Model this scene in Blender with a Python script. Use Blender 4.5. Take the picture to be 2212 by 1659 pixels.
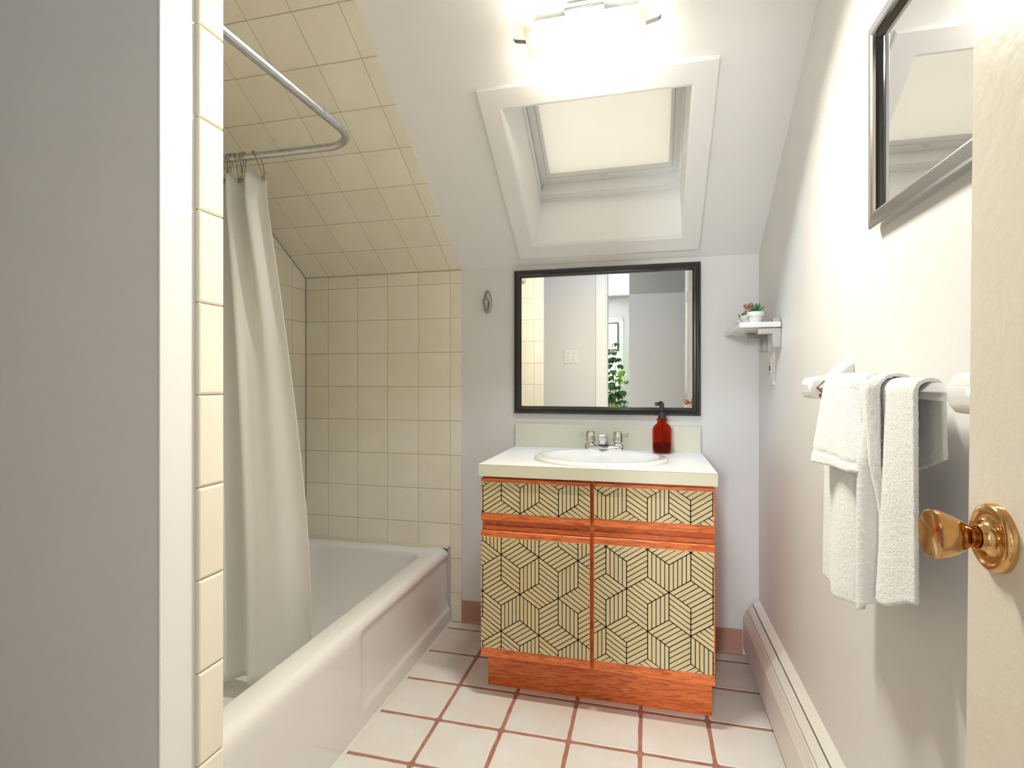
import bpy, bmesh, math, random
from mathutils import Vector, Matrix
random.seed(7)
for o in list(bpy.data.objects): bpy.data.objects.remove(o)
S = bpy.context.scene
C = S.collection
PI = math.pi

# ------------------------------------------------------------------ camera
F_PX, YAW, HOR, CAMH = 1152.7, math.radians(14.118), 824.4, 1.089
cam = bpy.data.cameras.new('camera'); camo = bpy.data.objects.new('camera', cam); C.objects.link(camo)
cam.sensor_fit = 'HORIZONTAL'; cam.sensor_width = 36; cam.lens = 36*F_PX/2212
cam.shift_y = -(829.5-HOR)/2212
cam.clip_start = .02; cam.clip_end = 200
camo.location = (0, 0, CAMH); camo.rotation_euler = (PI/2, 0, YAW)
S.camera = camo

# ------------------------------------------------------------------ world, exposure
LAMP_W, WINDOW_W, SKY = 18.0, 130.0, 3.0
w = bpy.data.worlds.new('sky'); S.world = w; w.use_nodes = True
bg = w.node_tree.nodes['Background']; bg.inputs[0].default_value = (.97, .985, 1, 1); bg.inputs[1].default_value = SKY
vs = S.view_settings
vs.view_transform = 'Standard'; vs.look = 'None'; vs.gamma = 1; vs.use_curve_mapping = False; vs.exposure = 1.12

def area_light(name, loc, direction, sx, sy, watts, col):
    l = bpy.data.lights.new(name, 'AREA'); l.shape = 'RECTANGLE'; l.size = sx; l.size_y = sy
    l.energy = watts; l.color = col
    o = bpy.data.objects.new(name, l); C.objects.link(o); o.location = loc
    o.rotation_euler = Vector(direction).to_track_quat('-Z', 'Y').to_euler()
    return o

# daylight entering by the bedroom window behind the camera (that window shows in the vanity mirror)
area_light('window_bedroom_offscreen', (-.84, -3.99, 1.48), (0, 1, 0), .40, 1.0, WINDOW_W, (.95, .98, 1))

# ------------------------------------------------------------------ materials
def lin(c):
    def f(x):
        x /= 255.
        return x/12.92 if x <= .04045 else ((x+.055)/1.055)**2.4
    return (f(c[0]), f(c[1]), f(c[2]), 1)
M = {}
def mat(name, col, rough=.5, metal=0., bump=0., bscale=200., var=0., vscale=4., coat=0., spec=None, trans=0., ior=1.45, vcol=None, stretch=None, rnd=0.):
    m = bpy.data.materials.new(name); m.use_nodes = True; M[name] = m
    nt = m.node_tree; b = nt.nodes['Principled BSDF']
    c = lin(col); b.inputs['Base Color'].default_value = c
    b.inputs['Roughness'].default_value = rough; b.inputs['Metallic'].default_value = metal
    b.inputs['Coat Weight'].default_value = coat; b.inputs['Coat Roughness'].default_value = .05
    b.inputs['Transmission Weight'].default_value = trans; b.inputs['IOR'].default_value = ior
    if spec is not None: b.inputs['Specular IOR Level'].default_value = spec
    tc = nt.nodes.new('ShaderNodeTexCoord'); mp = nt.nodes.new('ShaderNodeMapping'); nt.links.new(tc.outputs['Object'], mp.inputs[0])
    if stretch: mp.inputs['Scale'].default_value = stretch
    if rnd:
        oi = nt.nodes.new('ShaderNodeObjectInfo'); mm = nt.nodes.new('ShaderNodeVectorMath'); mm.operation = 'SCALE'
        mm.inputs[0].default_value = (37, 17, 51); nt.links.new(oi.outputs['Random'], mm.inputs['Scale']); nt.links.new(mm.outputs[0], mp.inputs['Location'])
    if var:
        n = nt.nodes.new('ShaderNodeTexNoise'); n.inputs['Scale'].default_value = vscale; n.inputs['Detail'].default_value = 5
        nt.links.new(mp.outputs[0], n.inputs['Vector'])
        r = nt.nodes.new('ShaderNodeValToRGB'); r.color_ramp.elements[0].position = .35; r.color_ramp.elements[1].position = .68
        c2 = lin(vcol) if vcol else tuple(x*(1-var) for x in c[:3])+(1,)
        r.color_ramp.elements[0].color = c2; r.color_ramp.elements[1].color = c
        nt.links.new(n.outputs['Fac'], r.inputs[0])
        out = r.outputs[0]
        if rnd:
            hs = nt.nodes.new('ShaderNodeHueSaturation'); ma = nt.nodes.new('ShaderNodeMapRange')
            ma.inputs['To Min'].default_value = 1-rnd; ma.inputs['To Max'].default_value = 1+rnd*.4
            nt.links.new(oi.outputs['Random'], ma.inputs[0]); nt.links.new(ma.outputs[0], hs.inputs['Value']); nt.links.new(out, hs.inputs['Color'])
            out = hs.outputs[0]
        nt.links.new(out, b.inputs['Base Color'])
    if bump:
        n = nt.nodes.new('ShaderNodeTexNoise'); n.inputs['Scale'].default_value = bscale; n.inputs['Detail'].default_value = 3
        nt.links.new(mp.outputs[0], n.inputs['Vector'])
        bn = nt.nodes.new('ShaderNodeBump'); bn.inputs['Strength'].default_value = bump; bn.inputs['Distance'].default_value = .002
        nt.links.new(n.outputs['Fac'], bn.inputs['Height']); nt.links.new(bn.outputs[0], b.inputs['Normal'])
    return m

mat('wall_paint', (226, 225, 224), .45, bump=.12, bscale=90, var=.03, vscale=3)
mat('ceiling_paint', (240, 239, 238), .7, bump=.1, bscale=70, var=.02, vscale=3)
mat('white_paint', (244, 244, 243), .35, bump=.08, bscale=120)
mat('trim_paint', (238, 237, 236), .35, bump=.08, bscale=120)
mat('hall_paint', (226, 225, 224), .5, bump=.1, bscale=90)
mat('popcorn', (235, 233, 230), .9, bump=.9, bscale=120)
mat('grout_wall', (216, 202, 172), .8)
mat('wall_tile', (246, 241, 225), .16, var=.05, vscale=6, vcol=(241, 234, 215), rnd=.02, bump=.03, bscale=14)
mat('grout_floor', (184, 128, 110), .85, var=.3, vscale=30, vcol=(160, 112, 98), bump=.4, bscale=300)
mat('floor_tile', (230, 231, 231), .38, var=1, vscale=7, vcol=(226, 219, 211), rnd=.05, bump=.12, bscale=60)
mat('tub_enamel', (231, 229, 227), .13, coat=.3)
mat('porcelain', (236, 235, 233), .1, coat=.4)
mat('laminate_top', (246, 247, 248), .3)
mat('laminate_edge', (222, 220, 200), .4)
mat('chrome', (225, 225, 225), .08, 1)
mat('nickel', (176, 172, 166), .28, 1)
mat('aluminium', (212, 214, 216), .3, 1, bump=.1, bscale=300, var=.15, vscale=60)
mat('silver_frame', (214, 213, 212), .2, 1)
mat('wire', (168, 158, 145), .25, 1)
mat('black_frame', (40, 39, 38), .13, coat=.5)
mat('dark_plastic_and_slot_shade', (52, 51, 50), .5)
mat('mirror', (238, 238, 238), .0, 1)
mat('baseboard_vinyl', (188, 146, 128), .5, var=.1, vscale=5)
mat('heater_enamel', (228, 225, 220), .35, bump=.05, bscale=80)
mat('brass', (216, 172, 118), .12, 1, var=.25, vscale=25, vcol=(198, 146, 90))
mat('door_paint', (226, 219, 205), .18, bump=.35, bscale=55)
mat('marble', (238, 238, 238), .25, var=.2, vscale=18, vcol=(226, 226, 227))
mat('pot_white', (240, 240, 240), .55, bump=.05, bscale=300)
mat('soil', (90, 75, 60), .95, bump=.8, bscale=400)
mat('succulent', (74, 158, 84), .4, var=.3, vscale=40, vcol=(36, 120, 60))
mat('succulent_dark', (52, 100, 52), .4)
mat('succulent_lime', (168, 176, 60), .45, var=.3, vscale=60, vcol=(140, 150, 50))
mat('flower_pink', (205, 95, 110), .6, var=.3, vscale=80, vcol=(226, 150, 140))
mat('plastic_white', (235, 233, 229), .35)
mat('rust', (170, 92, 58), .8, var=.4, vscale=200)
mat('amber_glass', (222, 108, 64), .04, trans=1., ior=1.2)
mat('soap', (156, 52, 34), .1, trans=.7, ior=1.33)
mat('label_print', (176, 72, 44), .5)
mat('bulb', (255, 250, 240), .4)
mat('leaf', (70, 128, 44), .38, var=.5, vscale=20, vcol=(36, 84, 34), rnd=.35)
mat('leaf_light', (150, 190, 60), .4, var=.4, vscale=20, vcol=(90, 150, 40), rnd=.2)
mat('stem', (110, 92, 66), .8)
mat('siding', (205, 178, 146), .6)
mat('sash_dark', (92, 86, 82), .4)
mat('carpet', (196, 186, 172), .95, bump=.8, bscale=300)
mat('pot_dark', (70, 62, 56), .6)
mat('print_cream', (222, 202, 158), .45, var=.06, vscale=90, stretch=(60, 1, 1))
mat('print_line', (40, 32, 27), .5)
mat('caulk', (226, 226, 220), .5)

def wood(name, a, b, dark, stretch):
    m = bpy.data.materials.new(name); m.use_nodes = True; M[name] = m
    nt = m.node_tree; p = nt.nodes['Principled BSDF']; p.inputs['Roughness'].default_value = .38
    tc = nt.nodes.new('ShaderNodeTexCoord'); mp = nt.nodes.new('ShaderNodeMapping'); mp.inputs['Scale'].default_value = stretch
    nt.links.new(tc.outputs['Object'], mp.inputs[0])
    n1 = nt.nodes.new('ShaderNodeTexNoise'); n1.inputs['Scale'].default_value = 6; n1.inputs['Detail'].default_value = 4; n1.inputs['Distortion'].default_value = .6
    n2 = nt.nodes.new('ShaderNodeTexNoise'); n2.inputs['Scale'].default_value = 26; n2.inputs['Detail'].default_value = 6
    for n in (n1, n2): nt.links.new(mp.outputs[0], n.inputs['Vector'])
    r1 = nt.nodes.new('ShaderNodeValToRGB'); r1.color_ramp.elements[0].color = lin(b); r1.color_ramp.elements[1].color = lin(a)
    r1.color_ramp.elements[0].position = .35; r1.color_ramp.elements[1].position = .62
    r2 = nt.nodes.new('ShaderNodeValToRGB'); r2.color_ramp.elements[0].position = .38; r2.color_ramp.elements[1].position = .5
    r2.color_ramp.elements[0].color = (.0, 0, 0, 1); r2.color_ramp.elements[1].color = (1, 1, 1, 1)
    nt.links.new(n1.outputs['Fac'], r1.inputs[0]); nt.links.new(n2.outputs['Fac'], r2.inputs[0])
    mx = nt.nodes.new('ShaderNodeMix'); mx.data_type = 'RGBA'; mx.inputs[6].default_value = lin(dark)
    nt.links.new(r2.outputs[0], mx.inputs[0]); nt.links.new(r1.outputs[0], mx.inputs[7]); nt.links.new(mx.outputs[2], p.inputs['Base Color'])
    bn = nt.nodes.new('ShaderNodeBump'); bn.inputs['Strength'].default_value = .15; bn.inputs['Distance'].default_value = .001
    nt.links.new(r2.outputs[0], bn.inputs['Height']); nt.links.new(bn.outputs[0], p.inputs['Normal'])
wood('oak', (236, 130, 68), (220, 110, 52), (182, 84, 42), (1, 9, 11))
wood('oak_vertical', (236, 130, 68), (220, 110, 52), (182, 84, 42), (9, 9, 1))

def mix_mat(name, parts):
    """parts: list of (weight, kind, colour, roughness); weights add up to 1"""
    m = bpy.data.materials.new(name); m.use_nodes = True; M[name] = m
    nt = m.node_tree; nt.nodes.clear(); out = nt.nodes.new('ShaderNodeOutputMaterial')
    cur = None; acc = 0.
    for wgt, kind, col, rough in parts:
        n = nt.nodes.new('ShaderNodeBsdf'+kind); n.inputs['Color'].default_value = lin(col)
        if 'Roughness' in n.inputs: n.inputs['Roughness'].default_value = rough
        acc += wgt
        if cur is None: cur = n.outputs[0]
        else:
            x = nt.nodes.new('ShaderNodeMixShader'); x.inputs[0].default_value = wgt/acc
            nt.links.new(cur, x.inputs[1]); nt.links.new(n.outputs[0], x.inputs[2]); cur = x.outputs[0]
    nt.links.new(cur, out.inputs[0])
    return m
mix_mat('curtain_vinyl', [(.66, 'Diffuse', (243, 242, 241), 0), (.3, 'Translucent', (243, 243, 242), 0), (.04, 'Glossy', (255, 255, 255), .35)])
mix_mat('shade_fabric', [(.6, 'Diffuse', (234, 228, 220), 0), (.4, 'Translucent', (232, 226, 217), 0)])
mix_mat('window_glass', [(.93, 'Transparent', (246, 250, 250), 0), (.07, 'Glossy', (255, 255, 255), .02)])
mix_mat('frosted_pane', [(.5, 'Translucent', (245, 245, 245), 0), (.3, 'Transparent', (250, 250, 250), 0), (.2, 'Diffuse', (245, 245, 245), 0)])
mix_mat('acrylic', [(.55, 'Transparent', (248, 250, 250), 0), (.33, 'Diffuse', (246, 246, 246), 0), (.12, 'Glossy', (255, 255, 255), .06)])
mix_mat('lamp_clear', [(.905, 'Transparent', (250, 247, 242), 0), (.008, 'Diffuse', (245, 238, 228), 0), (.08, 'Glossy', (255, 255, 255), .05)])
mix_mat('lamp_frosted', [(.9685, 'Transparent', (255, 247, 236), 0), (.0045, 'Diffuse', (250, 232, 206), 0), (.007, 'Translucent', (250, 226, 194), 0), (.02, 'Glossy', (255, 255, 255), .1)])
def terry():
    m = mat('terry', (238, 237, 235), .95, bump=1.0, bscale=500)
    b = m.node_tree.nodes['Principled BSDF']; b.inputs['Sheen Weight'].default_value = .4
terry()

# ------------------------------------------------------------------ mesh helpers
def tag(o, label=None, cat=None, group=None, kind=None):
    if label: o['label'] = label
    if cat: o['category'] = cat
    if group: o['group'] = group
    if kind: o['kind'] = kind
    return o
def thing(name, label, cat, loc=(0, 0, 0), group=None, kind=None):
    o = bpy.data.objects.new(name, None); C.objects.link(o); o.location = loc; o.empty_display_size = .05
    return tag(o, label, cat, group, kind)
def wloc(o):
    v = Vector((0, 0, 0))
    while o: v += o.location; o = o.parent
    return v
def obj(name, vs_, fs, m, parent=None, smooth=False, mats=None, fm=None, auto=None):
    """vs_ in world coordinates (parents carry no rotation while building)"""
    base = wloc(parent) if parent else Vector((0, 0, 0))
    me = bpy.data.meshes.new(name); me.from_pydata([tuple(Vector(v)-base) for v in vs_], [], fs)
    for mm in (mats or [m]): me.materials.append(M[mm])
    if fm: me.polygons.foreach_set('material_index', fm)
    bm = bmesh.new(); bm.from_mesh(me); bmesh.ops.recalc_face_normals(bm, faces=bm.faces)
    if auto:
        for e in bm.edges:
            if len(e.link_faces) == 2 and e.calc_face_angle(0) > math.radians(auto): e.smooth = False
    bm.to_mesh(me); bm.free()
    if smooth or auto: me.polygons.foreach_set('use_smooth', [True]*len(me.polygons))
    me.update()
    o = bpy.data.objects.new(name, me); C.objects.link(o); o.parent = parent
    return o
class B:
    """collects pieces of one mesh"""
    def __init__(s): s.v = []; s.f = []; s.m = []
    def add(s, v, f, mi=0):
        n = len(s.v); s.v += [tuple(x) for x in v]; s.f += [tuple(i+n for i in q) for q in f]; s.m += [mi]*len(f)
        return s
    def box(s, x0, x1, y0, y1, z0, z1, mi=0, f=None):
        v = [(x, y, z) for x in (x0, x1) for y in (y0, y1) for z in (z0, z1)]
        if f: v = [f(*p) for p in v]
        return s.add(v, [(0, 1, 3, 2), (4, 6, 7, 5), (0, 4, 5, 1), (2, 3, 7, 6), (0, 2, 6, 4), (1, 5, 7, 3)], mi)
    def go(s, name, m, parent=None, **k):
        mats = k.pop('mats', None)
        return obj(name, s.v, s.f, m, parent, mats=mats, fm=s.m if mats else None, **k)
def bevel(o, wd, seg=2, ang=40):
    md = o.modifiers.new('bevel', 'BEVEL'); md.width = wd; md.segments = seg; md.limit_method = 'ANGLE'; md.angle_limit = math.radians(ang)
    me = o.data
    me.polygons.foreach_set('use_smooth', [True]*len(me.polygons))
    md.harden_normals = True
    return o
def box(name, x0, x1, y0, y1, z0, z1, m, parent=None, bv=0, f=None):
    o = B().box(x0, x1, y0, y1, z0, z1, 0, f).go(name, m, parent)
    if bv: bevel(o, bv)
    return o
def lathe(prof, c, axis='z', n=40, sx=1, sy=1):
    """prof: (r, h) list; returns verts, faces"""
    v = []; f = []
    for r, h in prof:
        for i in range(n):
            a = 2*PI*i/n; p, q = r*math.cos(a)*sx, r*math.sin(a)*sy
            if axis == 'z': v.append((c[0]+p, c[1]+q, c[2]+h))
            elif axis == '-x': v.append((c[0]-h, c[1]+p, c[2]+q))
            elif axis == '-y': v.append((c[0]+p, c[1]-h, c[2]+q))
    for j in range(len(prof)-1):
        for i in range(n):
            k = (i+1) % n; f.append((j*n+i, j*n+k, (j+1)*n+k, (j+1)*n+i))
    if prof[0][0] > 1e-6: f.append(tuple(range(n))[::-1])
    if prof[-1][0] > 1e-6: f.append(tuple(range((len(prof)-1)*n, len(prof)*n)))
    return v, f
def sweep(path, r, n=12, closed=False, cap=True):
    P = [Vector(p) for p in path]; v = []; f = []; L = len(P)
    up = None
    for i, p in enumerate(P):
        a = P[(i-1) % L] if (closed or i) else p; b = P[(i+1) % L] if (closed or i < L-1) else p
        t = (b-a).normalized()
        if up is None:
            up = t.orthogonal().normalized()
        up = (up-t*up.dot(t)).normalized(); sd = t.cross(up)
        rr = r[i] if isinstance(r, (list, tuple)) else r
        for k in range(n):
            q = 2*PI*k/n; v.append(p+up*math.cos(q)*rr+sd*math.sin(q)*rr)
    for i in range(L if closed else L-1):
        j = (i+1) % L
        for k in range(n):
            l = (k+1) % n; f.append((i*n+k, i*n+l, j*n+l, j*n+k))
    if not closed and cap: f += [tuple(range(n))[::-1], tuple(range((L-1)*n, L*n))]
    return v, f
def loft(rings, close=True, cap0=False, cap1=False):
    n = len(rings[0]); v = [p for r in rings for p in r]; f = []
    for j in range(len(rings)-1):
        for i in range(n if close else n-1):
            k = (i+1) % n; f.append((j*n+i, j*n+k, (j+1)*n+k, (j+1)*n+i))
    if cap0: f.append(tuple(range(n))[::-1])
    if cap1: f.append(tuple(range((len(rings)-1)*n, len(rings)*n)))
    return v, f
def inset(poly, d):
    """inset a convex CCW polygon"""
    n = len(poly); out = []
    for i in range(n):
        a, b, c = Vector(poly[i-1]), Vector(poly[i]), Vector(poly[(i+1) % n])
        e1 = (b-a).normalized(); e2 = (c-b).normalized(); n1 = Vector((-e1.y, e1.x)); n2 = Vector((-e2.y, e2.x))
        den = 1+n1.dot(n2); out.append(tuple(b+(n1+n2)*(d/max(den, .2))))
    return out
def plate(poly, h0, h1, bv):
    """pillow edged plate: 2-D convex polygon from height h0 to h1, returns (u,v,h) verts and faces"""
    r0 = [(p[0], p[1], h0) for p in poly]; r1 = [(p[0], p[1], h1-bv*.8) for p in poly]
    r2 = [(p[0], p[1], h1-bv*.2) for p in inset(poly, bv*.35)]; r3 = [(p[0], p[1], h1) for p in inset(poly, bv)]
    return loft([r0, r1, r2, r3], cap1=True)
def miter_frame(x0, x1, y0, y1, prof, fmap):
    """four sides of a rectangular frame; prof (inset, height) open profile; returns 4 x (verts, faces)"""
    def cor(a): return [(x0+a, y0+a), (x1-a, y0+a), (x1-a, y1-a), (x0+a, y1-a)]
    res = []
    for i in range(4):
        j = (i+1) % 4
        A = [fmap(*cor(a)[i], b) for a, b in prof]; Bq = [fmap(*cor(a)[j], b) for a, b in prof]
        v, f = loft([A, Bq], cap0=True, cap1=True)
        res.append((v, f))
    return res

# ------------------------------------------------------------------ measures of the room (metres)
XL, XR, YB, YF = -1.620, .433, 2.290, -.02
KZ, K = 1.596, .65
Q = math.sqrt(1+K*K); CS, SN = 1/Q, K/Q
ZC = 2.40
S_TOP = (ZC-KZ)/SN
def SL(x, s, o): return (x, YB-s*CS-o*SN, KZ+s*SN-o*CS)   # slope coordinates: across, up the slope, below the slope
def st(o): o['kind'] = 'structure'; return o

# floor, walls, ceilings
floor = st(box('floor', XL-.1, XR+.1, YF-.11, YB+.1, -.1, -.0016, 'grout_floor'))
wall_back = st(box('wall_back', XL-.1, XR+.1, YB, YB+.1, -.1, KZ+.02, 'wall_paint'))
wall_right = st(box('wall_right', XR, XR+.1, YF-.11, YB+.1, -.1, ZC+.1, 'wall_paint'))
wall_left = st(box('wall_left', XL-.1, XL, YF-.11, YB+.1, -.1, ZC+.1, 'wall_paint'))
DX0, DX1, DH = -.33, .325, 2.03
b = B(); b.box(XL-.1, DX0, YF-.11, YF, -.1, ZC+.1); b.box(DX1, XR+.1, YF-.11, YF, -.1, ZC+.1); b.box(DX0, DX1, YF-.11, YF, DH, ZC+.1)
wall_front = st(b.go('wall_front', 'wall_paint'))
PX, PY0, PY1 = -.734, .671, .787     # partition wall between the nook and the tub
b = B(); b.box(XL, PX-.004, PY0, PY1, -.1, ZC+.02)
wall_part = st(b.go('wall_partition', 'wall_paint'))
st(box('trim_1', PX-.004, PX, PY0, .742, 0, ZC, 'trim_paint', bv=.002))
# sloping ceiling with the skylight opening
OX0, OX1, OS0, OS1 = -.457, .137, .117, .716
b = B()
HW = .014
for a in ((XL-.1, OX0-HW, -.1, S_TOP+.1), (OX1+HW, XR+.1, -.1, S_TOP+.1), (OX0-HW, OX1+HW, -.1, OS0-HW), (OX0-HW, OX1+HW, OS1+HW, S_TOP+.1)):
    b.box(a[0], a[1], a[2], a[3], -.12, 0, 0, SL)
ceiling = st(b.go('ceiling', 'ceiling_paint'))
st(box('ceiling_flat', XL-.1, XR+.1, YF-.11, SL(0, S_TOP, 0)[1]+.02, ZC, ZC+.1, 'ceiling_paint'))

# ------------------------------------------------------------------ wall tiles
PITCH, GAP, TT = .1561, .0022, .006
rows_z = [1.5347-PITCH*i for i in range(-6, 11)]
def clip(poly, a, b_, c):
    """keep a*x+b*y<=c"""
    out = []
    for i in range(len(poly)):
        p, q = poly[i], poly[(i+1) % len(poly)]; dp = a*p[0]+b_*p[1]-c; dq = a*q[0]+b_*q[1]-c
        if dp <= 0: out.append(p)
        if (dp < 0 < dq) or (dq < 0 < dp):
            t = dp/(dp-dq); out.append((p[0]+(q[0]-p[0])*t, p[1]+(q[1]-p[1])*t))
    return out
tile_cache = {}
def tile(poly, fmap, parent, key=None, bv=.0016, m='wall_tile', name='wall_tile', tt=TT):
    poly = [p for i, p in enumerate(poly) if (Vector(p)-Vector(poly[i-1])).length > 1e-4]
    if len(poly) < 3: return
    ar = sum(poly[i-1][0]*poly[i][1]-poly[i][0]*poly[i-1][1] for i in range(len(poly)))/2
    if ar < 0: poly = poly[::-1]
    if abs(ar) < 1e-4: return
    v, f = plate(inset(poly, GAP/2), -.001, tt, bv)
    return obj(name, [fmap(*p) for p in v], f, m, parent)
def rect(a, b_, c, d): return [(a, c), (b_, c), (b_, d), (a, d)]
cols = [XL+.006, -1.490, -1.333, -1.177, -1.020, -.864, -.810]
ZRIM = .334
# back wall
fb = lambda x, z, h: (x, YB-h, z)
for i in range(6):
    for j in range(16):
        z1, z0 = rows_z[j], rows_z[j+1]
        lo = ZRIM+.002 if i < 5 else 0.
        z1 = min(z1, KZ-.002); z0 = max(z0, lo)
        if z1-z0 < .012: continue
        tile(rect(cols[i], cols[i+1], z0, z1), fb, wall_back)
# sloping ceiling above the tub
ycuts = [YB-.006]+[2.160-.1305*i for i in range(9)]
scuts = [(YB-y)/CS for y in ycuts]
for i in range(6):
    for j in range(len(scuts)-1):
        tile(rect(cols[i], cols[i+1], scuts[j], scuts[j+1]), SL, ceiling)
# left wall
fl = lambda y, z, h: (XL+h, y, z)
ly = [YB-.008]+[2.182-.150*i for i in range(10)]
for i in range(len(ly)-1):
    for j in range(16):
        z1, z0 = rows_z[j], rows_z[j+1]; z0 = max(z0, ZRIM+.002)
        if z1-z0 < .012: continue
        tile(clip(rect(max(ly[i+1], .80), ly[i], z0, z1), K, 1, KZ+K*YB-.008), fl, wall_left)
# wet wall (tub side of the partition) and the bullnose strip on its end
fw = lambda x, z, h: (x, PY1+h, z)
wx = [XL+.006]+[-1.565+PITCH*i for i in range(6)]
wx = [x for x in wx if x < -.79]+[-.786, PX]
for i in range(len(wx)-1):
    for j in range(16):
        z1, z0 = min(rows_z[j], ZC), rows_z[j+1]; z0 = max(z0, ZRIM+.002 if wx[i] < -.86 else 0)
        if z1-z0 < .012: continue
        tile(rect(wx[i], wx[i+1], z0, z1), fw, wall_part)
fe = lambda y, z, h: (PX+h, y, z)
for j in range(16):
    z1, z0 = min(rows_z[j], ZC), max(rows_z[j+1], 0)
    if z1-z0 > .012: tile(rect(.738, .795, z0, z1), fe, wall_part, bv=.004, tt=.0075)

GB = .0036
box('grout_bed', cols[0], cols[5], YB-GB, YB+.001, ZRIM, KZ, 'grout_wall', wall_back)
box('grout_bed', cols[5], cols[6]-.002, YB-GB, YB+.001, 0, KZ, 'grout_wall', wall_back)
box('grout_bed', cols[0], cols[6]-.002, .004, scuts[-1], -.001, GB, 'grout_wall', ceiling, f=SL)
lp = clip(rect(.80, YB-.004, ZRIM, ZC), K, 1, KZ+K*YB-.006)
v, f = loft([[(XL-.001, a, c) for a, c in lp], [(XL+GB, a, c) for a, c in lp]], cap0=True, cap1=True); obj('grout_bed', v, f, 'grout_wall', wall_left)
box('grout_bed', XL+.006, PX-.005, PY1-.001, PY1+GB, 0, ZC, 'grout_wall', wall_part)
box('grout_bed', PX-.003, PX+GB, .742, .793, 0, ZC, 'grout_wall', wall_part)

# ------------------------------------------------------------------ floor tiles
fx = [-.862, -.650, -.439, -.2285, -.018, .1915, .402, .433]
fy = [YB]+[2.2235-.2046*i for i in range(12)]
protos = []
def ftile(w_, h_):
    rr = random.Random(int(w_*1e5)+int(h_*1e3)+len(protos))
    g = .0105; n = 7; p = []
    x0, x1, y0, y1 = g/2, w_-g/2, g/2, h_-g/2; c = .006
    def e(a, b_):
        r = []
        for k in range(n):
            t = k/(n-1); x = a[0]+(b_[0]-a[0])*t; y = a[1]+(b_[1]-a[1])*t
            q = rr.uniform(-1, 1)*.0011 if 0 < k < n-1 else 0
            r.append((x+(q if a[0] == b_[0] else 0), y+(q if a[1] == b_[1] else 0)))
        return r
    p += e((x0+c, y0), (x1-c, y0))+e((x1, y0+c), (x1, y1-c))+e((x1-c, y1), (x0+c, y1))+e((x0, y1-c), (x0, y0+c))
    top = [(w_/2+(a-w_/2)*(1-.0035/(w_/2)), h_/2+(b_-h_/2)*(1-.0035/(h_/2)), .0) for a, b_ in p]
    mid = [(w_/2+(a-w_/2)*(1-.001/(w_/2)), h_/2+(b_-h_/2)*(1-.001/(h_/2)), -.0014) for a, b_ in p]
    v, f = loft([[(a, b_, -.004) for a, b_ in p], [(a, b_, -.003) for a, b_ in p], mid, top], cap1=True)
    me = bpy.data.meshes.new('floor_tile'); me.from_pydata(v, [], f); me.materials.append(M['floor_tile'])
    me.polygons.foreach_set('use_smooth', [True]*(len(f)-1)+[False]); me.update()
    return me
for i in range(len(fx)-1):
    for j in range(len(fy)-1):
        w_, h_ = fx[i+1]-fx[i], fy[j]-fy[j+1]
        key = (round(w_, 3), round(h_, 3), (i*3+j) % 3)
        if key not in tile_cache: tile_cache[key] = ftile(w_, h_)
        o = bpy.data.objects.new('floor_tile', tile_cache[key]); C.objects.link(o); o.parent = floor
        o.location = (fx[i], fy[j+1], 0)
# left nook floor (outside the picture) stays tiled too
for i in range(4):
    for j in range(3):
        key = (.2105, .2046, (i+j) % 3)
        if key not in tile_cache: tile_cache[key] = ftile(.2105, .2046)
        o = bpy.data.objects.new('floor_tile', tile_cache[key]); C.objects.link(o); o.parent = floor
        o.location = (-.862-.2105*(i+1), -.0271+.2046*j, 0)

# cove base along the back wall
def cove(name, x0, x1):
    pr = [(0, 0), (.012, 0), (.006, .004), (.0035, .012), (.003, .096), (0, .1)]
    v, f = loft([[(x, YB-a, b_) for a, b_ in pr] for x in (x0, x1)], cap0=True, cap1=True)
    return st(obj(name, v, f, 'baseboard_vinyl'))
cove('baseboard_back', -.808, -.548); cove('baseboard_back_right', .206, .372)

# ------------------------------------------------------------------ skylight
sky = thing('window_1', 'white skylight with beige roller shade in the sloping ceiling', 'skylight', SL(-.16, .42, 0), kind='structure')
cas = miter_frame(-.530, .206, .052, .789, [(0, 0), (.0, .010), (.004, .013), (.066, .013), (.073, .011), (.073, 0)], SL)
for v, f in cas: obj('casing_board', v, f, 'ceiling_paint', sky)
WD = .28; wt = .012
for a in ((OX0-wt, OX0, OS0-wt, OS1+wt), (OX1, OX1+wt, OS0-wt, OS1+wt), (OX0, OX1, OS0-wt, OS0), (OX0, OX1, OS1, OS1+wt)):
    box('well_board', a[0], a[1], a[2], a[3], -.42, .0, 'white_paint', sky, f=SL)
# flange at the top of the well and the sash behind it
for v, f in miter_frame(OX0, OX1, OS0, OS1, [(0, -WD), (.0, -WD+.004), (.008, -WD+.004), (.008, -WD-.02), (0, -WD-.02)], SL): obj('flange', v, f, 'white_paint', sky)
box('lower_flange', OX0+.008, OX1-.008, OS0+.0005, .151, -.41, -WD, 'white_paint', sky, f=SL)
for v, f in miter_frame(OX0+.001, OX1-.001, .151, OS1, [(0, -.40), (0, -.35), (.028, -.35), (.030, -.354), (.032, -.35), (.044, -.352), (.044, -.40)], SL): obj('sash_rail', v, f, 'white_paint', sky)
box('shade_fabric', -.414, .094, .194, .69, -.363, -.360, 'shade_fabric', sky, f=SL)
tag(sky.children[-1], 'beige woven roller shade')
box('shade_hem_bar', -.412, .092, .188, .196, -.366, -.357, 'plastic_white', sky, f=SL)
box('pane', -.43, .11, .17, .70, -.392, -.388, 'window_glass', sky, f=SL)
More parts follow.
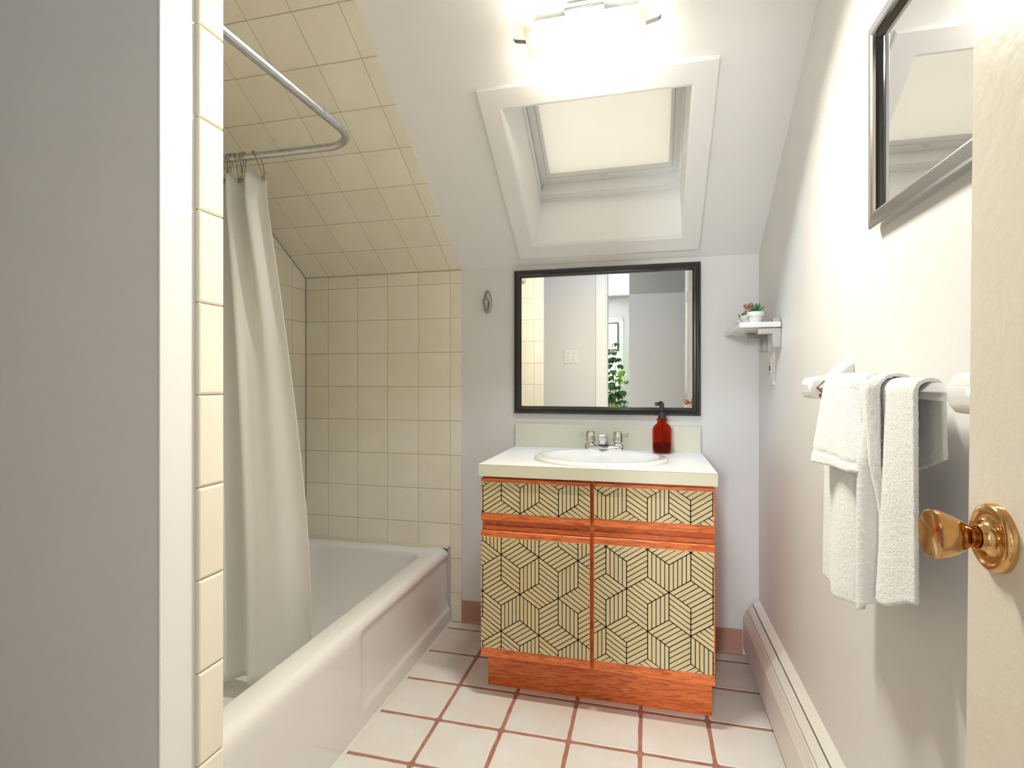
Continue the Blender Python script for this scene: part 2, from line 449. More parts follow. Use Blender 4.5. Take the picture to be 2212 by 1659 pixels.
# shade latch and the small stamped mark beside it
lt = B(); lt.box(-.195, -.163, .171, .183, -.352, -.344, 0, SL); lt.box(-.187, -.171, .164, .172, -.352, -.341, 0, SL)
bevel(lt.go('latch', 'plastic_white', sky), .002)
mk = B()
for k, (a, wd) in enumerate(((-.206, .004), (-.198, .003), (-.188, .018), (-.166, .003), (-.122, .022))):
    mk.box(a, a+wd, .1885, .1915 if wd > .01 else .193, -.3569, -.3562, 0, SL)
mk.box(-.16, -.126, .190, .1906, -.3569, -.3562, 0, SL)
mk.go('printed_mark', 'dark_plastic_and_slot_shade', sky)

# ------------------------------------------------------------------ bathtub
def rring(x0, x1, y0, y1, r, z, ns=70, nc=10, fx_=None):
    pts = []
    def seg(a, b_):
        for k in range(ns): t = k/ns; pts.append([a[0]+(b_[0]-a[0])*t, a[1]+(b_[1]-a[1])*t, z])
    def arc(cx, cy, a0):
        for k in range(nc): t = a0+PI/2*k/nc; pts.append([cx+r*math.cos(t), cy+r*math.sin(t), z])
    arc(x1-r, y1-r, 0); seg((x1-r, y1), (x0+r, y1)); arc(x0+r, y1-r, PI/2); seg((x0, y1-r), (x0, y0+r))
    arc(x0+r, y0+r, PI); seg((x0+r, y0), (x1-r, y0)); arc(x1-r, y0+r, 1.5*PI); seg((x1, y0+r), (x1, y1-r))
    if fx_:
        for p in pts: fx_(p)
    return [tuple(p) for p in pts]
TX0, TX1, TY0, TY1 = XL+.007, -.858, .797, 2.283
def sm(a, b_, x): t = min(1, max(0, (x-a)/(b_-a))); return t*t*(3-2*t)
def recess(p):
    if p[0] > TX1-.04:
        d = sm(1.502, 1.522, p[1])*sm(.058, .078, p[2])*(1-sm(.285, .312, p[2]))
        p[0] -= .011*d
rings = []
for z, dx, r in ((0, 0, .012), (.05, .001, .012), (.06, .001, .012), (.066, .001, .012), (.072, .001, .012), (.08, .001, .012), (.12, .002, .012), (.2, .003, .014), (.27, .004, .016), (.285, .004, .018), (.292, .004, .02), (.3, .005, .022), (.308, .0065, .024), (.316, .009, .026), (.324, .014, .03), (.330, .021, .034), (.3335, .030, .036), (.334, .04, .04)):
    rings.append(rring(TX0, TX1-dx, TY0+(dx*.3), TY1-(dx*.1), r, z, fx_=recess))
for z, a, r in ((.3335, (.045, .092, .09, .074), .085), (.331, (.048, .097, .094, .079), .088), (.324, (.051, .101, .098, .083), .09), (.31, (.054, .104, .101, .087), .092), (.29, (.057, .107, .105, .091), .095), (.2, (.072, .118, .13, .118), .11), (.12, (.1, .14, .17, .18), .12), (.085, (.13, .17, .21, .24), .14), (.07, (.19, .23, .28, .33), .12), (.066, (.3, .33, .45, .5), .06)):
    rings.append(rring(TX0+a[0], TX1-a[1], TY0+a[2], TY1-a[3], r, z))
v, f = loft(rings, cap1=True)
tub = obj('bathtub', v, f, 'tub_enamel', auto=60); tag(tub, 'white enamel bathtub built into the tiled alcove', 'bathtub')
dr = lathe([(.001, .006), (.028, .006), (.034, .003), (.035, 0)], (-1.24, 1.08, .066), n=24)
o = obj('drain', dr[0], dr[1], 'chrome', tub, smooth=True)
v, f = loft([[(TX1-.001, y, 0.0), (TX1+.007, y, .0004), (TX1+.003, y, .004), (TX1-.001, y, .008)] for y in (.80, 1.2, 1.6, 2.0, 2.28)], cap0=True, cap1=True)
obj('caulk_bead', v, f, 'caulk', tub)

v, f = loft([[(x, TY1-.011, ZRIM-.001), (x, TY1+.0015, ZRIM-.001), (x, TY1+.0015, ZRIM+.009), (x, TY1-.003, ZRIM+.005)] for x in (TX0, TX1-.012)], cap0=True, cap1=True)
obj('caulk_bead', v, f, 'grout_wall', tub)
v, f = loft([[(TX0+.011, y, ZRIM-.001), (TX0-.0005, y, ZRIM-.001), (TX0-.0005, y, ZRIM+.009), (TX0+.004, y, ZRIM+.005)] for y in (TY0, TY1)], cap0=True, cap1=True)
obj('caulk_bead', v, f, 'grout_wall', tub)

# ------------------------------------------------------------------ shower curtain rod, hooks, curtain
RZ, RX, RY, RR = 1.816, -.85, 1.466, .0115
path = [(RX, .80, RZ), (RX, 1.0, RZ), (RX, 1.2, RZ), (RX, 1.33, RZ)]
rc = .105
for k in range(1, 13):
    a = PI/2*k/12; path.append((RX-rc+rc*math.cos(a), RY-rc+rc*math.sin(a), RZ))
path += [(-1.2, RY, RZ), (-1.4, RY, RZ), (XL+.008, RY, RZ)]
rod = thing('curtain_rod', 'bent aluminium shower curtain rod above the bathtub', 'curtain rod', (RX, RY, RZ))
ji = 4
v, f = sweep(path, RR, 20); obj('rod', v, f, 'aluminium', rod, auto=60)
v, f = sweep([(RX, 1.27, RZ), (RX, 1.275, RZ)], RR+.0012, 20); obj('joint_collar', v, f, 'aluminium', rod, auto=50)
v, f = lathe([(.03, 0), (.03, .004), (.018, .008), (.0125, .02)], (XL+.0265, RY, RZ), '-x', 24)
v = [(2*(XL+.0265)-p[0]-.02+.0, p[1], p[2]) for p in v]
obj('flange', v, f, 'aluminium', rod, auto=50)
CT = RZ-.055   # curtain top
NH = 11
hook_x = [-1.412+.0165*i+(.003*(i % 3)) for i in range(NH-1)]+[-1.222]
random.seed(3)
def fold_y(a, t):
    """curtain plan: a in 0..1 along the hem, t in 0..1 downwards"""
    amp = .03*(1-.35*t)*(1-.85*sm(.66, .75, a)*sm(0, .4, t))
    ph = a**.92*2*PI*6.5
    return RY+amp*math.sin(ph)*(1 if a < .86 else max(0, (1-a)/.14))+.012*math.sin(ph*.5+1)*t
def fold_x(a, t):
    top = -1.612+.432*a
    bot = -1.60+.545*a**1.15
    q = min(1, max(0, (t-.06)/.85))
    return top+(bot-top)*(1-(1-q)**1.5)
nu, nv = 220, 60
v = []; f = []
for j in range(nv+1):
    t = j/nv; z = CT-(CT-.118)*t
    for i in range(nu+1):
        a = i/nu
        dip = .012*(1-math.cos(a*2*PI*10))*.5*max(0, 1-t*14)
        xx = fold_x(a, t); yy = fold_y(a, t)
        # the loose right edge swings forward a little
        if a > .70: yy += .055*((a-.70)/.30)*min(1, t*1.5)
        v.append((xx, yy, max(z-dip, .112 if xx < -1.0 else .13)))
for j in range(nv):
    for i in range(nu):
        p = j*(nu+1)+i; f.append((p, p+1, p+nu+2, p+nu+1))
cur = obj('shower_curtain', v, f, 'curtain_vinyl', smooth=True)
md = cur.modifiers.new('thick', 'SOLIDIFY'); md.thickness = .0012
tag(cur, 'white vinyl shower curtain hanging into the bathtub', 'shower curtain')
for i in range(NH):
    x = hook_x[i]; h = thing('curtain_hook', 'beaded wire ring hook gathered on the curtain rod', 'curtain hook', (x, RY, RZ), 'curtain hooks on the rod')
    if i == NH-1: h['label'] = 'beaded wire ring hook nearest the free edge of the shower curtain'; h['group'] = ''
    if 'group' in h and h['group'] == '': del h['group']
    tilt = random.uniform(-.010, .012) if i < NH-1 else .018
    rr_ = RR+.0035; pts = []
    for k in range(15):
        a = -.45+(PI+.9)*k/14
        pts.append((x+tilt*(.5-math.sin(a))*.6, RY+rr_*math.cos(a), RZ+rr_*math.sin(a)))
    pts = [(x+tilt*1.6, RY+.004, CT-.014), (x+tilt*1.5, RY+.009, CT+.004), (x+tilt*1.1, RY+.011, RZ-.024)]+pts+[(x+tilt*1.1, RY-.012, RZ-.026), (x+tilt*1.7, RY-.010, CT-.004), (x+tilt*1.8, RY-.003, CT-.017)]
    v, f = sweep(pts, .0014, 6); obj('wire', v, f, 'wire', h, smooth=True)
    for k in (5, 7, 9, 11, 13):
        p = pts[k+1]; v, f = lathe([(.0005, -.0028), (.002, -.002), (.0029, 0), (.002, .002), (.0005, .0028)], p, n=8); obj('bead', v, f, 'wire', h, smooth=True)
    gv, gf = sweep([(x+tilt*1.7+.0055*math.cos(q), RY-.002, CT-.02+.0055*math.sin(q)) for q in [2*PI*k/16 for k in range(16)]], .0016, 6, closed=True)
    obj('eyelet', gv, gf, 'wire', cur, smooth=True)

# ------------------------------------------------------------------ vanity
VX0, VX1, VF = -.552, .2075, 1.757
van = thing('vanity_cabinet', 'oak vanity cabinet with geometric cream and black patterned fronts', 'cabinet', (-.172, 2.02, 0))
o = B().box(VX0, VX0+.016, VF+.02, YB-.014, .146, .764).box(VX0, VX0+.016, 1.8585, YB-.014, 0, .146).go('side_panel', 'oak_vertical', van)
o = B().box(VX1-.016, VX1, VF+.02, YB-.014, .146, .764).box(VX1-.016, VX1, 1.8585, YB-.014, 0, .146).go('side_panel', 'oak_vertical', van)
box('back_panel', VX0+.016, VX1-.016, YB-.026, YB-.014, .0, .764, 'oak_vertical', van)
box('toe_kick', VX0, VX1, 1.842, 1.858, 0, .150, 'oak', van, bv=.001)
box('bottom_panel', VX0+.016, VX1-.016, VF+.02, YB-.03, .150, .164, 'oak', van)
# face frame
box('bottom_rail', VX0, VX1, VF+.019, VF+.037, .145, .166, 'oak', van)
box('top_rail', VX0, VX1, VF+.019, VF+.037, .728, .764, 'oak', van)
box('middle_rail', VX0, VX1, VF+.019, VF+.037, .566, .626, 'oak', van)
box('stile', VX0, VX0+.03, VF+.0192, VF+.0368, .166, .728, 'oak_vertical', van)
box('stile', VX1-.03, VX1, VF+.0192, VF+.0368, .166, .728, 'oak_vertical', van)
box('stile', -.195, -.15, VF+.0192, VF+.0368, .1448, .729, 'oak_vertical', van)

W_, P_ = .1312, .1305; SV = 2*P_/3; LW = .0028
def printed(parent, x0, x1, z0, z1, star, code, seed):
    """flat print: cream base plus line pattern. star = one six-fold point; code[(kind,i,row)] = stripe direction"""
    yb = VF-.0012; bq = B(); rnd = random.Random(seed)
    bq.box(x0, x1, yb, VF+.0005, z0, z1, 0)
    def line(p, q):
        # clip to the sheet
        a = [(p[0], p[1]), (q[0], q[1])]
        t0, t1 = 0., 1.; dx, dz = q[0]-p[0], q[1]-p[1]
        for pp, qq in ((-dx, p[0]-x0), (dx, x1-p[0]), (-dz, p[1]-z0), (dz, z1-p[1])):
            if abs(pp) < 1e-12:
                if qq < 0: return
            else:
                r = qq/pp
                if pp < 0: t0 = max(t0, r)
                else: t1 = min(t1, r)
        if t1-t0 < 1e-6: return
        a = Vector((p[0]+dx*t0, p[1]+dz*t0)); c = Vector((p[0]+dx*t1, p[1]+dz*t1)); n = (c-a).normalized(); n = Vector((-n.y, n.x))*LW/2
        pts = [a+n, a-n, c-n, c+n]
        pts = [(min(max(u.x, x0), x1), min(max(u.y, z0), z1)) for u in pts]
        bq.add([(u[0], yb-.0003, u[1]) for u in pts], [(0, 1, 2, 3)], 1)
    def stripes(a, e1, e2):
        """rhombus a, a+e1, a+e1+e2, a+e2 striped parallel to e1"""
        for k in range(0, 6):
            t = k/5; p = a+e2*t; line(p, p+e1)
        line(a, a+e2); line(a+e1, a+e1+e2)
    up, dn = Vector((W_/2, SV/2)), Vector((W_/2, -SV/2)); vt = Vector((0, -SV))
    for row in range(-2, 5):
        for i in range(-3, 6):
            st_ = Vector((star[0]+i*W_+(W_/2 if row % 2 else 0), star[1]-row*P_))
            if st_.x < x0-.2 or st_.x > x1+.2: continue
            hk = code.get(('H', row, i)) or rnd.choice('/\\')
            if hk == '/': stripes(st_, up, dn)
            else: stripes(st_, dn, up)
            k1 = code.get(('R', row, i)) or rnd.choice('|\\')   # towards the lower right star
            if k1 == '|': stripes(st_, vt, dn)
            else: stripes(st_, dn, vt)
            k2 = code.get(('L', row, i)) or rnd.choice('|/')    # towards the lower left star
            if k2 == '|': stripes(st_, vt, -up)
            else: stripes(st_, -up, vt)
    o = bq.go('patterned_panel', 'print_cream', parent, mats=['print_cream', 'print_line'])
    return o
def rows_code(spec):
    d = {}
    for (k, row), (i0, s) in spec.items():
        for n, ch in enumerate(s):
            if ch != '.': d[(k, row, i0+n)] = ch
    return d
BS = '\\'
# star index i counts from the given star; odd rows are shifted half a step to the right
codeL = rows_code({('H', 0): (-1, BS+'///'), ('R', -1): (-1, '||'+BS), ('L', -1): (0, '//|'),
                   ('L', 0): (0, '/||'), ('R', 0): (0, BS*3), ('H', 1): (-1, '/'+BS*2), ('R', 1): (-1, BS+'||'), ('L', 1): (0, '|//'),
                   ('H', 2): (-1, BS+'///'), ('L', 2): (0, '/||'), ('R', 2): (0, BS*2+'|')})
codeR = rows_code({('H', 0): (-1, '///'+BS), ('L', 0): (0, '//|'), ('R', 0): (0, '||'+BS),
                   ('H', 1): (-1, BS*2+'/'+BS), ('R', 1): (-1, BS*3), ('L', 1): (0, '||/'),
                   ('H', 2): (-1, '///'+BS), ('L', 2): (0, '|//'), ('R', 2): (0, BS+'||'), ('H', 3): (-1, '/'+BS+'/')})
codeDL = rows_code({('L', -1): (-1, '.||.'), ('H', 0): (-1, '/'+BS*2), ('H', -1): (-2, BS+'//'), ('R', -1): (-1, BS*3)})
codeDL.update({('L', -1, -1): '/', ('L', -1, 0): '|', ('L', -1, 1): '|'})
codeDR = rows_code({('R', -1): (-2, '|'+BS*2), ('L', -1): (-1, '||/'), ('H', -1): (-2, '/'+BS+'/'), ('H', 0): (-2, '///'+BS)})
def front(name, x0, x1, z0, z1, lip_top, lip_bot):
    """overlay front with a finger bevel on one horizontal edge"""
    y0, y1 = VF, VF+.0188
    if lip_bot: pr = [(y1, z0+.012), (y0+.004, z0), (y0, z0+.003), (y0, z1), (y1, z1)]
    elif lip_top: pr = [(y1, z0), (y0, z0), (y0, z1-.003), (y0+.004, z1), (y1, z1-.002)]
    v, f = loft([[(x, y, z) for y, z in pr] for x in (x0, x1)], cap0=True, cap1=True)
    o = obj(name, v, f, 'oak', van); bevel(o, .0012, 2, 30); return o
LX0, LX1, RX0, RX1 = -.552, -.1775, -.1665, .2075
d = front('drawer_front', LX0, LX1, .612, .757, 0, 1); printed(d, LX0+.001, LX1-.001, .640, .7455, (-.4135, .642), codeDL, 1)
d = front('drawer_front', RX0, RX1, .614, .757, 0, 1); printed(d, RX0+.001, RX1-.004, .642, .747, (.0035, .630), codeDR, 2)
d = front('door', LX0, LX1, .146, .578, 1, 0); printed(d, LX0+.0005, LX1-.002, .1765, .5565, (-.480, .500), codeL, 3)
d = front('door', RX0, RX1, .146, .581, 1, 0); printed(d, RX0+.001, RX1-.0035, .179, .5585, (-.127, .5535), codeR, 4)
# ledge strip inside the finger slot
box('finger_ledge', LX0+.01, LX1, VF+.008, VF+.019, .579, .594, 'oak', van, bv=.001)
box('finger_ledge', RX0, RX1-.004, VF+.008, VF+.019, .582, .597, 'oak', van, bv=.001)

# countertop
ct = thing('countertop', 'white laminate vanity countertop with cream edge and backsplash', 'countertop', (-.172, 2.02, .766))
CX0, CX1, CY0, CZ = -.5575, .2135, 1.746, .806
SCX, SCY, SRX, SRY = -.164, 1.968, .240, .206
# slab with an oval cut-out
n = 64; cut = [(SCX+(SRX-.022)*math.cos(2*PI*k/n), SCY+(SRY-.022)*math.sin(2*PI*k/n)) for k in range(n)]
def edge_pt(a):
    dx, dy = math.cos(a), math.sin(a); t = 1e9
    for q, lo, hi in ((dx, CX0-SCX, CX1-SCX), (dy, CY0-SCY, YB-SCY-.001)):
        if q > 1e-9: t = min(t, hi/q)
        elif q < -1e-9: t = min(t, lo/q)
    return (SCX+dx*t, SCY+dy*t)
angs = [2*PI*k/n for k in range(n)]
for cx_, cy_ in ((CX0, CY0), (CX1, CY0), (CX1, YB-.001), (CX0, YB-.001)):
    a = math.atan2(cy_-SCY, cx_-SCX) % (2*PI); i = min(range(n), key=lambda k: abs(angs[k]-a)); angs[i] = a
cut = [(SCX+(SRX-.022)*math.cos(a), SCY+(SRY-.022)*math.sin(a)) for a in angs]
ed = [edge_pt(a) for a in angs]
v, f = loft([[(p[0], p[1], CZ-.03) for p in cut], [(p[0], p[1], CZ) for p in cut], [(p[0], p[1], CZ) for p in ed], [(p[0], p[1], CZ-.0385) for p in ed], [(p[0], p[1], CZ-.0385) for p in cut], [(p[0], p[1], CZ-.03) for p in cut]])
obj('slab', v, f, 'laminate_top', ct)
box('edge_strip', CX0, CX1, CY0-.0012, CY0-.0001, CZ-.040, CZ-.0014, 'laminate_edge', ct)
box('edge_strip', CX0-.0012, CX0-.0001, CY0, YB-.001, CZ-.040, CZ-.0014, 'laminate_edge', ct)
box('edge_strip', CX1+.0001, CX1+.0012, CY0, YB-.001, CZ-.040, CZ-.0014, 'laminate_edge', ct)
b2 = box('edge_seam', CX0, CX1, CY0-.0009, CY0-.0002, CZ-.0014, CZ-.0004, 'grout_floor', ct)
box('backsplash', CX0+.001, CX1, YB-.019, YB-.0005, CZ, .907, 'laminate_edge', ct, bv=.0008)

# sink
sink = thing('sink', 'white oval drop-in sink set in the countertop', 'sink', (SCX, SCY, CZ))
def oval(rx, ry, z, dy=0, n=72): return [(SCX+rx*math.cos(2*PI*k/n), SCY+dy+ry*math.sin(2*PI*k/n), z) for k in range(n)]
rg = [oval(SRX, SRY, CZ), oval(SRX+.001, SRY+.001, CZ+.004), oval(SRX-.002, SRY-.002, CZ+.009), oval(SRX-.010, SRY-.010, CZ+.014), oval(SRX-.022, SRY-.022, CZ+.0155),
      oval(SRX-.034, SRY-.040, CZ+.013, -.014), oval(SRX-.042, SRY-.048, CZ+.006, -.018), oval(SRX-.048, SRY-.056, CZ-.010, -.02), oval(SRX-.06, SRY-.066, CZ-.05, -.02), oval(SRX-.09, SRY-.09, CZ-.1, -.02), oval(SRX-.14, SRY-.125, CZ-.13, -.02), oval(.03, .03, CZ-.138, -.02)]
v, f = loft(rg, cap1=True); obj('basin', v, f, 'porcelain', sink, smooth=True)
v, f = lathe([(.001, .004), (.018, .004), (.024, .001), (.025, 0)], (SCX, SCY-.02, CZ-.138), n=24); obj('drain', v, f, 'chrome', sink, smooth=True)
v, f = lathe([(.0003, .0004), (.0018, .0004), (.002, 0)], (SCX-.004, SCY+.124, CZ-.001), '-y', 12); obj('overflow_hole', v, f, 'nickel', sink)

# faucet
FX, FY, FZ = -.166, 2.196, CZ+.0125
fau = thing('faucet', 'chrome two-handle faucet on the back of the sink', 'faucet', (FX, FY, FZ))
def rrect(cx_, cy_, hx, hy, r, z, n=6):
    p = []
    for sx, sy, a0 in ((1, 1, 0), (-1, 1, PI/2), (-1, -1, PI), (1, -1, 1.5*PI)):
        for k in range(n+1):
            a = a0+PI/2*k/n; p.append((cx_+sx*(hx-r)+r*math.cos(a), cy_+sy*(hy-r)+r*math.sin(a), z))
    return p
v, f = loft([rrect(FX, FY, .078, .026, .022, FZ-.004), rrect(FX, FY, .078, .026, .022, FZ+.004), rrect(FX, FY, .074, .023, .020, FZ+.010), rrect(FX, FY, .06, .018, .016, FZ+.013)], cap0=True, cap1=True)
obj('base_plate', v, f, 'chrome', fau, auto=50)
for sgn in (-1, 1):
    hx = FX+sgn*.055
    v, f = loft([rrect(hx, FY, .024, .023, .012, FZ+.006), rrect(hx, FY, .021, .021, .012, FZ+.016), rrect(hx, FY, .016, .016, .012, FZ+.022)], cap1=True); obj('pedestal', v, f, 'chrome', fau, auto=50)
    h = lathe([(.013, .021), (.0135, .025), (.0205, .027), (.0205, .034), (.0195, .058), (.018, .064), (.014, .068), (.006, .070), (.0005, .0702)], (hx, FY, FZ), n=32)
    hd = obj('handle', h[0], h[1], 'chrome', fau, auto=45)
    wv = []
    for x, z0, z1, t in ((.012, .040, .063, .005), (.022, .043, .064, .0045), (.032, .043, .065, .004), (.0385, .042, .064, .0035), (.040, .046, .060, .003)):
        wv.append([(hx+sgn*x, FY-t, FZ+z0), (hx+sgn*x, FY+t, FZ+z0), (hx+sgn*x, FY+t, FZ+z1), (hx+sgn*x, FY-t, FZ+z1)])
    v, f = loft(wv, cap0=True, cap1=True); o = obj('lever', v, f, 'chrome', hd); bevel(o, .0025, 3)
def sprect(cy_, hw, z0, z1): return [(FX-hw, cy_, z0), (FX+hw, cy_, z0), (FX+hw, cy_, z1), (FX-hw, cy_, z1)]
v, f = loft([sprect(FY+.022, .026, FZ+.006, FZ+.020), sprect(FY+.005, .024, FZ+.008, FZ+.036), sprect(FY-.025, .020, FZ+.016, FZ+.056), sprect(FY-.06, .0175, FZ+.032, FZ+.064), sprect(FY-.095, .0165, FZ+.042, FZ+.067), sprect(FY-.104, .0150, FZ+.045, FZ+.064)], cap0=True, cap1=True)
o = obj('spout', v, f, 'chrome', fau); bevel(o, .005, 3, 20)
v, f = lathe([(.0115, 0), (.012, .002), (.012, .012), (.0128, .013), (.0128, .022)], (FX, FY-.088, FZ+.026), n=28); obj('aerator', v, f, 'chrome', fau, auto=45)
v, f = sweep([(FX, FY+.018, FZ+.01), (FX, FY+.018, FZ+.04)], .0025, 10); obj('lift_rod', v, f, 'chrome', fau, smooth=True)

# soap dispenser
bx, by = .061, 2.196
sd = thing('soap_dispenser', 'amber glass soap bottle with black pump on the countertop', 'soap dispenser', (bx, by, CZ))
pr = [(.030, .0005), (.034, .003), (.0372, .010), (.0378, .02), (.0378, .088), (.0365, .098), (.031, .108), (.024, .114), (.0195, .119), (.0190, .129), (.0225, .131), (.0228, .134), (.019, .136)]
inn = [(r-.0026, h+(.003 if h < .02 else 0)) for r, h in pr[::-1] if h > .001]
v, f = lathe(pr+inn, (bx, by, CZ), n=48); obj('bottle', v, f, 'amber_glass', sd, smooth=True)
v, f = lathe([(.029, .0065), (.0335, .011), (.0350, .02), (.0350, .040), (.001, .040)], (bx, by, CZ), n=40); obj('soap_liquid', v, f, 'soap', sd, auto=50)
v, f = lathe([(.0155, .134), (.0158, .135), (.0158, .158), (.0150, .159), (.005, .1595)], (bx, by, CZ), n=32); obj('pump_collar', v, f, 'dark_plastic_and_slot_shade', sd, auto=40)
v, f = lathe([(.006, .159), (.006, .176), (.0078, .177), (.0078, .196), (.0068, .199), (.0005, .1995)], (bx, by, CZ), n=24); obj('pump_head', v, f, 'dark_plastic_and_slot_shade', sd, auto=40)
v, f = sweep([(bx, by, CZ+.190), (bx-.014, by-.004, CZ+.191), (bx-.022, by-.006, CZ+.190), (bx-.0255, by-.007, CZ+.187)], [.005, .0035, .003, .0026], 12); obj('nozzle', v, f, 'dark_plastic_and_slot_shade', sd, smooth=True)
v, f = sweep([(bx, by, CZ+.135), (bx+.003, by, CZ+.06), (bx+.006, by, CZ+.012)], .0022, 8); obj('dip_tube', v, f, 'label_print', sd, smooth=True)

# ------------------------------------------------------------------ framed mirror above the vanity
mir = thing('framed_mirror', 'black framed rectangular mirror above the vanity', 'mirror', (-.174, YB, .952))
MX0, MX1, MZ0, MZ1 = -.5625, .2135, .9505, 1.5745
prf = [(0, 0), (0, .016), (.003, .020), (.010, .0215), (.013, .0185), (.016, .0185), (.020, .022), (.026, .0215), (.030, .016), (.0325, .010), (.0325, 0)]
fm_ = lambda x, z, h: (x, YB-h, z)
for v, f in miter_frame(MX0, MX1, MZ0, MZ1, prf, fm_): obj('frame_rail', v, f, 'black_frame', mir, auto=35)
gi = [(MX0+.030, MZ0+.030), (MX1-.030, MZ0+.030), (MX1-.030, MZ1-.030), (MX0+.030, MZ1-.030)]
box('mirror_back', MX0+.01, MX1-.01, YB-.006, YB-.0005, MZ0+.01, MZ1-.01, 'dark_plastic_and_slot_shade', mir)
obj('mirror_glass', [(x, YB-.009, z) for x, z in gi], [(0, 1, 2, 3)], 'mirror', mir)

# robe hook
hk = thing('robe_hook', 'brushed nickel oval robe hook on the back wall', 'hook', (-.688, YB, 1.392))
def hring(w0, z0, z1, h, n=32, dx=0):
    p = []
    for k in range(n):
        a = 2*PI*k/n; t = (1-math.sin(a))/2; ww = w0*(.78+.3*t)
        p.append((-.688+dx+ww*math.cos(a)*(.98), YB-h, (z0+z1)/2+(z1-z0)/2*math.sin(a)))
    return p
v, f = loft([hring(.0215, 1.392, 1.498, 0), hring(.0215, 1.392, 1.498, .004), hring(.019, 1.395, 1.495, .0075), hring(.015, 1.400, 1.490, .0085), hring(.010, 1.406, 1.484, .0095)], cap1=True); obj('back_plate', v, f, 'nickel', hk, smooth=True)
v, f = sweep([(-.688, YB-.006, 1.412), (-.689, YB-.016, 1.412), (-.688, YB-.024, 1.417), (-.687, YB-.031, 1.428), (-.687, YB-.034, 1.440), (-.687, YB-.034, 1.449), (-.687, YB-.032, 1.456)], [.007, .0065, .007, .010, .0145, .0155, .009], 18); obj('hook_arm', v, f, 'nickel', hk, smooth=True)
v, f = sweep([(-.688+.009*math.cos(q), YB-.009, 1.411+.009*math.sin(q)) for q in [2*PI*k/20 for k in range(20)]], .0018, 8, closed=True); obj('socket_ring', v, f, 'nickel', hk, smooth=True)

# ------------------------------------------------------------------ shelf, pots, outlet
sh = thing('wall_shelf', 'white marble wall shelf on metal brackets', 'shelf', (XR, 2.08, 1.268))
o = box('marble_slab', .303, XR-.003, 1.914, 2.262, 1.269, 1.287, 'marble', sh, bv=.003)
for y in (1.928, 2.138):
    pr = [(.362, 1.2675), (.362, 1.2475), (.407, 1.2475), (.407, 1.201), (XR-.0005, 1.201), (XR-.0005, 1.2675)]
    v, f = loft([[(x, yy, z) for x, z in pr] for yy in (y, y+.024)], cap0=True, cap1=True); o = obj('bracket', v, f, 'nickel', sh); bevel(o, .001)
    o = box('bracket_stop', XR-.026, XR-.003, y, y+.024, 1.2873, 1.300, 'nickel', sh, bv=.001)
SZ = 1.2873
def pot(name, x, y, r, h, label, kind):
    t = thing(name, label, 'potted plant', (x, y, SZ))
    pr = [(r*.62, 0), (r*.63, .001), (r*.85, h*.64), (r*.98, h*.645), (r, h*.67), (r, h*.98), (r*.97, h), (r*.88, h), (r*.86, h*.88), (.0005, h*.87)]
    v, f = lathe(pr[:9], (x, y, SZ), n=36); obj('pot', v, f, 'pot_white', t, auto=40)
    v, f = lathe([(r*.875, h*.86), (r*.5, h*.9), (.0005, h*.9)], (x, y, SZ), n=20); obj('soil', v, f, 'soil', t)
    rd = random.Random(name+label)
    def blade(az, el, L, wd, th, m, base=(0, 0, 0), tip=None):
        d_ = Vector((math.cos(az)*math.cos(el), math.sin(az)*math.cos(el), math.sin(el))); sd_ = Vector((-math.sin(az), math.cos(az), 0)); up = d_.cross(sd_)*-1
        o_ = Vector((x+base[0], y+base[1], SZ+h*.9+base[2])); rg = []
        for t_, ww, c_ in ((0, .5, 0), (.25, .95, .02), (.5, 1, .07), (.75, .66, .15), (.93, .22, .23), (1, .03, .26)):
            p = o_+d_*L*t_+Vector((0, 0, 1))*c_*L*(.5 if el > .6 else 1)
            rg.append([p-sd_*wd*ww/2, p-up*th*ww, p+sd_*wd*ww/2, p+up*th*ww*.4])
        v, f = loft(rg, cap0=True, cap1=True); obj('leaf', v, f, m, t, smooth=True)
    if kind == 'agave':
        for k in range(24):
            ring = 0 if k < 6 else (1 if k < 14 else 2); el = (1.25, .85, .38)[ring]+rd.uniform(-.1, .1)
            blade(k*2.399, el, (.036, .040, .038)[ring]*rd.uniform(.85, 1.1), .0085, .0016, 'succulent' if k % 7 else 'flower_pink')
    elif kind == 'sedum':
        for k in range(22): blade(k*2.399, rd.uniform(.2, 1.2), rd.uniform(.012, .02), .008, .003, 'succulent_lime', (rd.uniform(-.008, .008), rd.uniform(-.008, .008), rd.uniform(0, .01)))
        for k in range(14):
            p = (x+rd.uniform(-.012, .008), y+rd.uniform(-.012, .012), SZ+h*.9+rd.uniform(.026, .046))
            v, f = lathe([(.0005, -.004), (.003, -.003), (.0042, 0), (.003, .003), (.0005, .004)], p, n=8); obj('flower_bud', v, f, 'flower_pink', t, smooth=True)
    else:
        for k in range(16): blade(k*2.399, rd.uniform(.5, 1.4), rd.uniform(.02, .034), .010, .002, 'succulent_dark')
    return t
pot('potted_agave', .364, 1.985, .0275, .041, 'spiky green agave in a white pot at the open end of the marble shelf', 'agave')
pot('potted_sedum', .354, 2.07, .0255, .039, 'pink flowering lime succulent in a white pot between the agave and the wall', 'sedum')
pot('potted_echeveria', .352, 2.155, .0255, .034, 'dark green succulent in the white pot standing deepest on the marble shelf', 'dark')

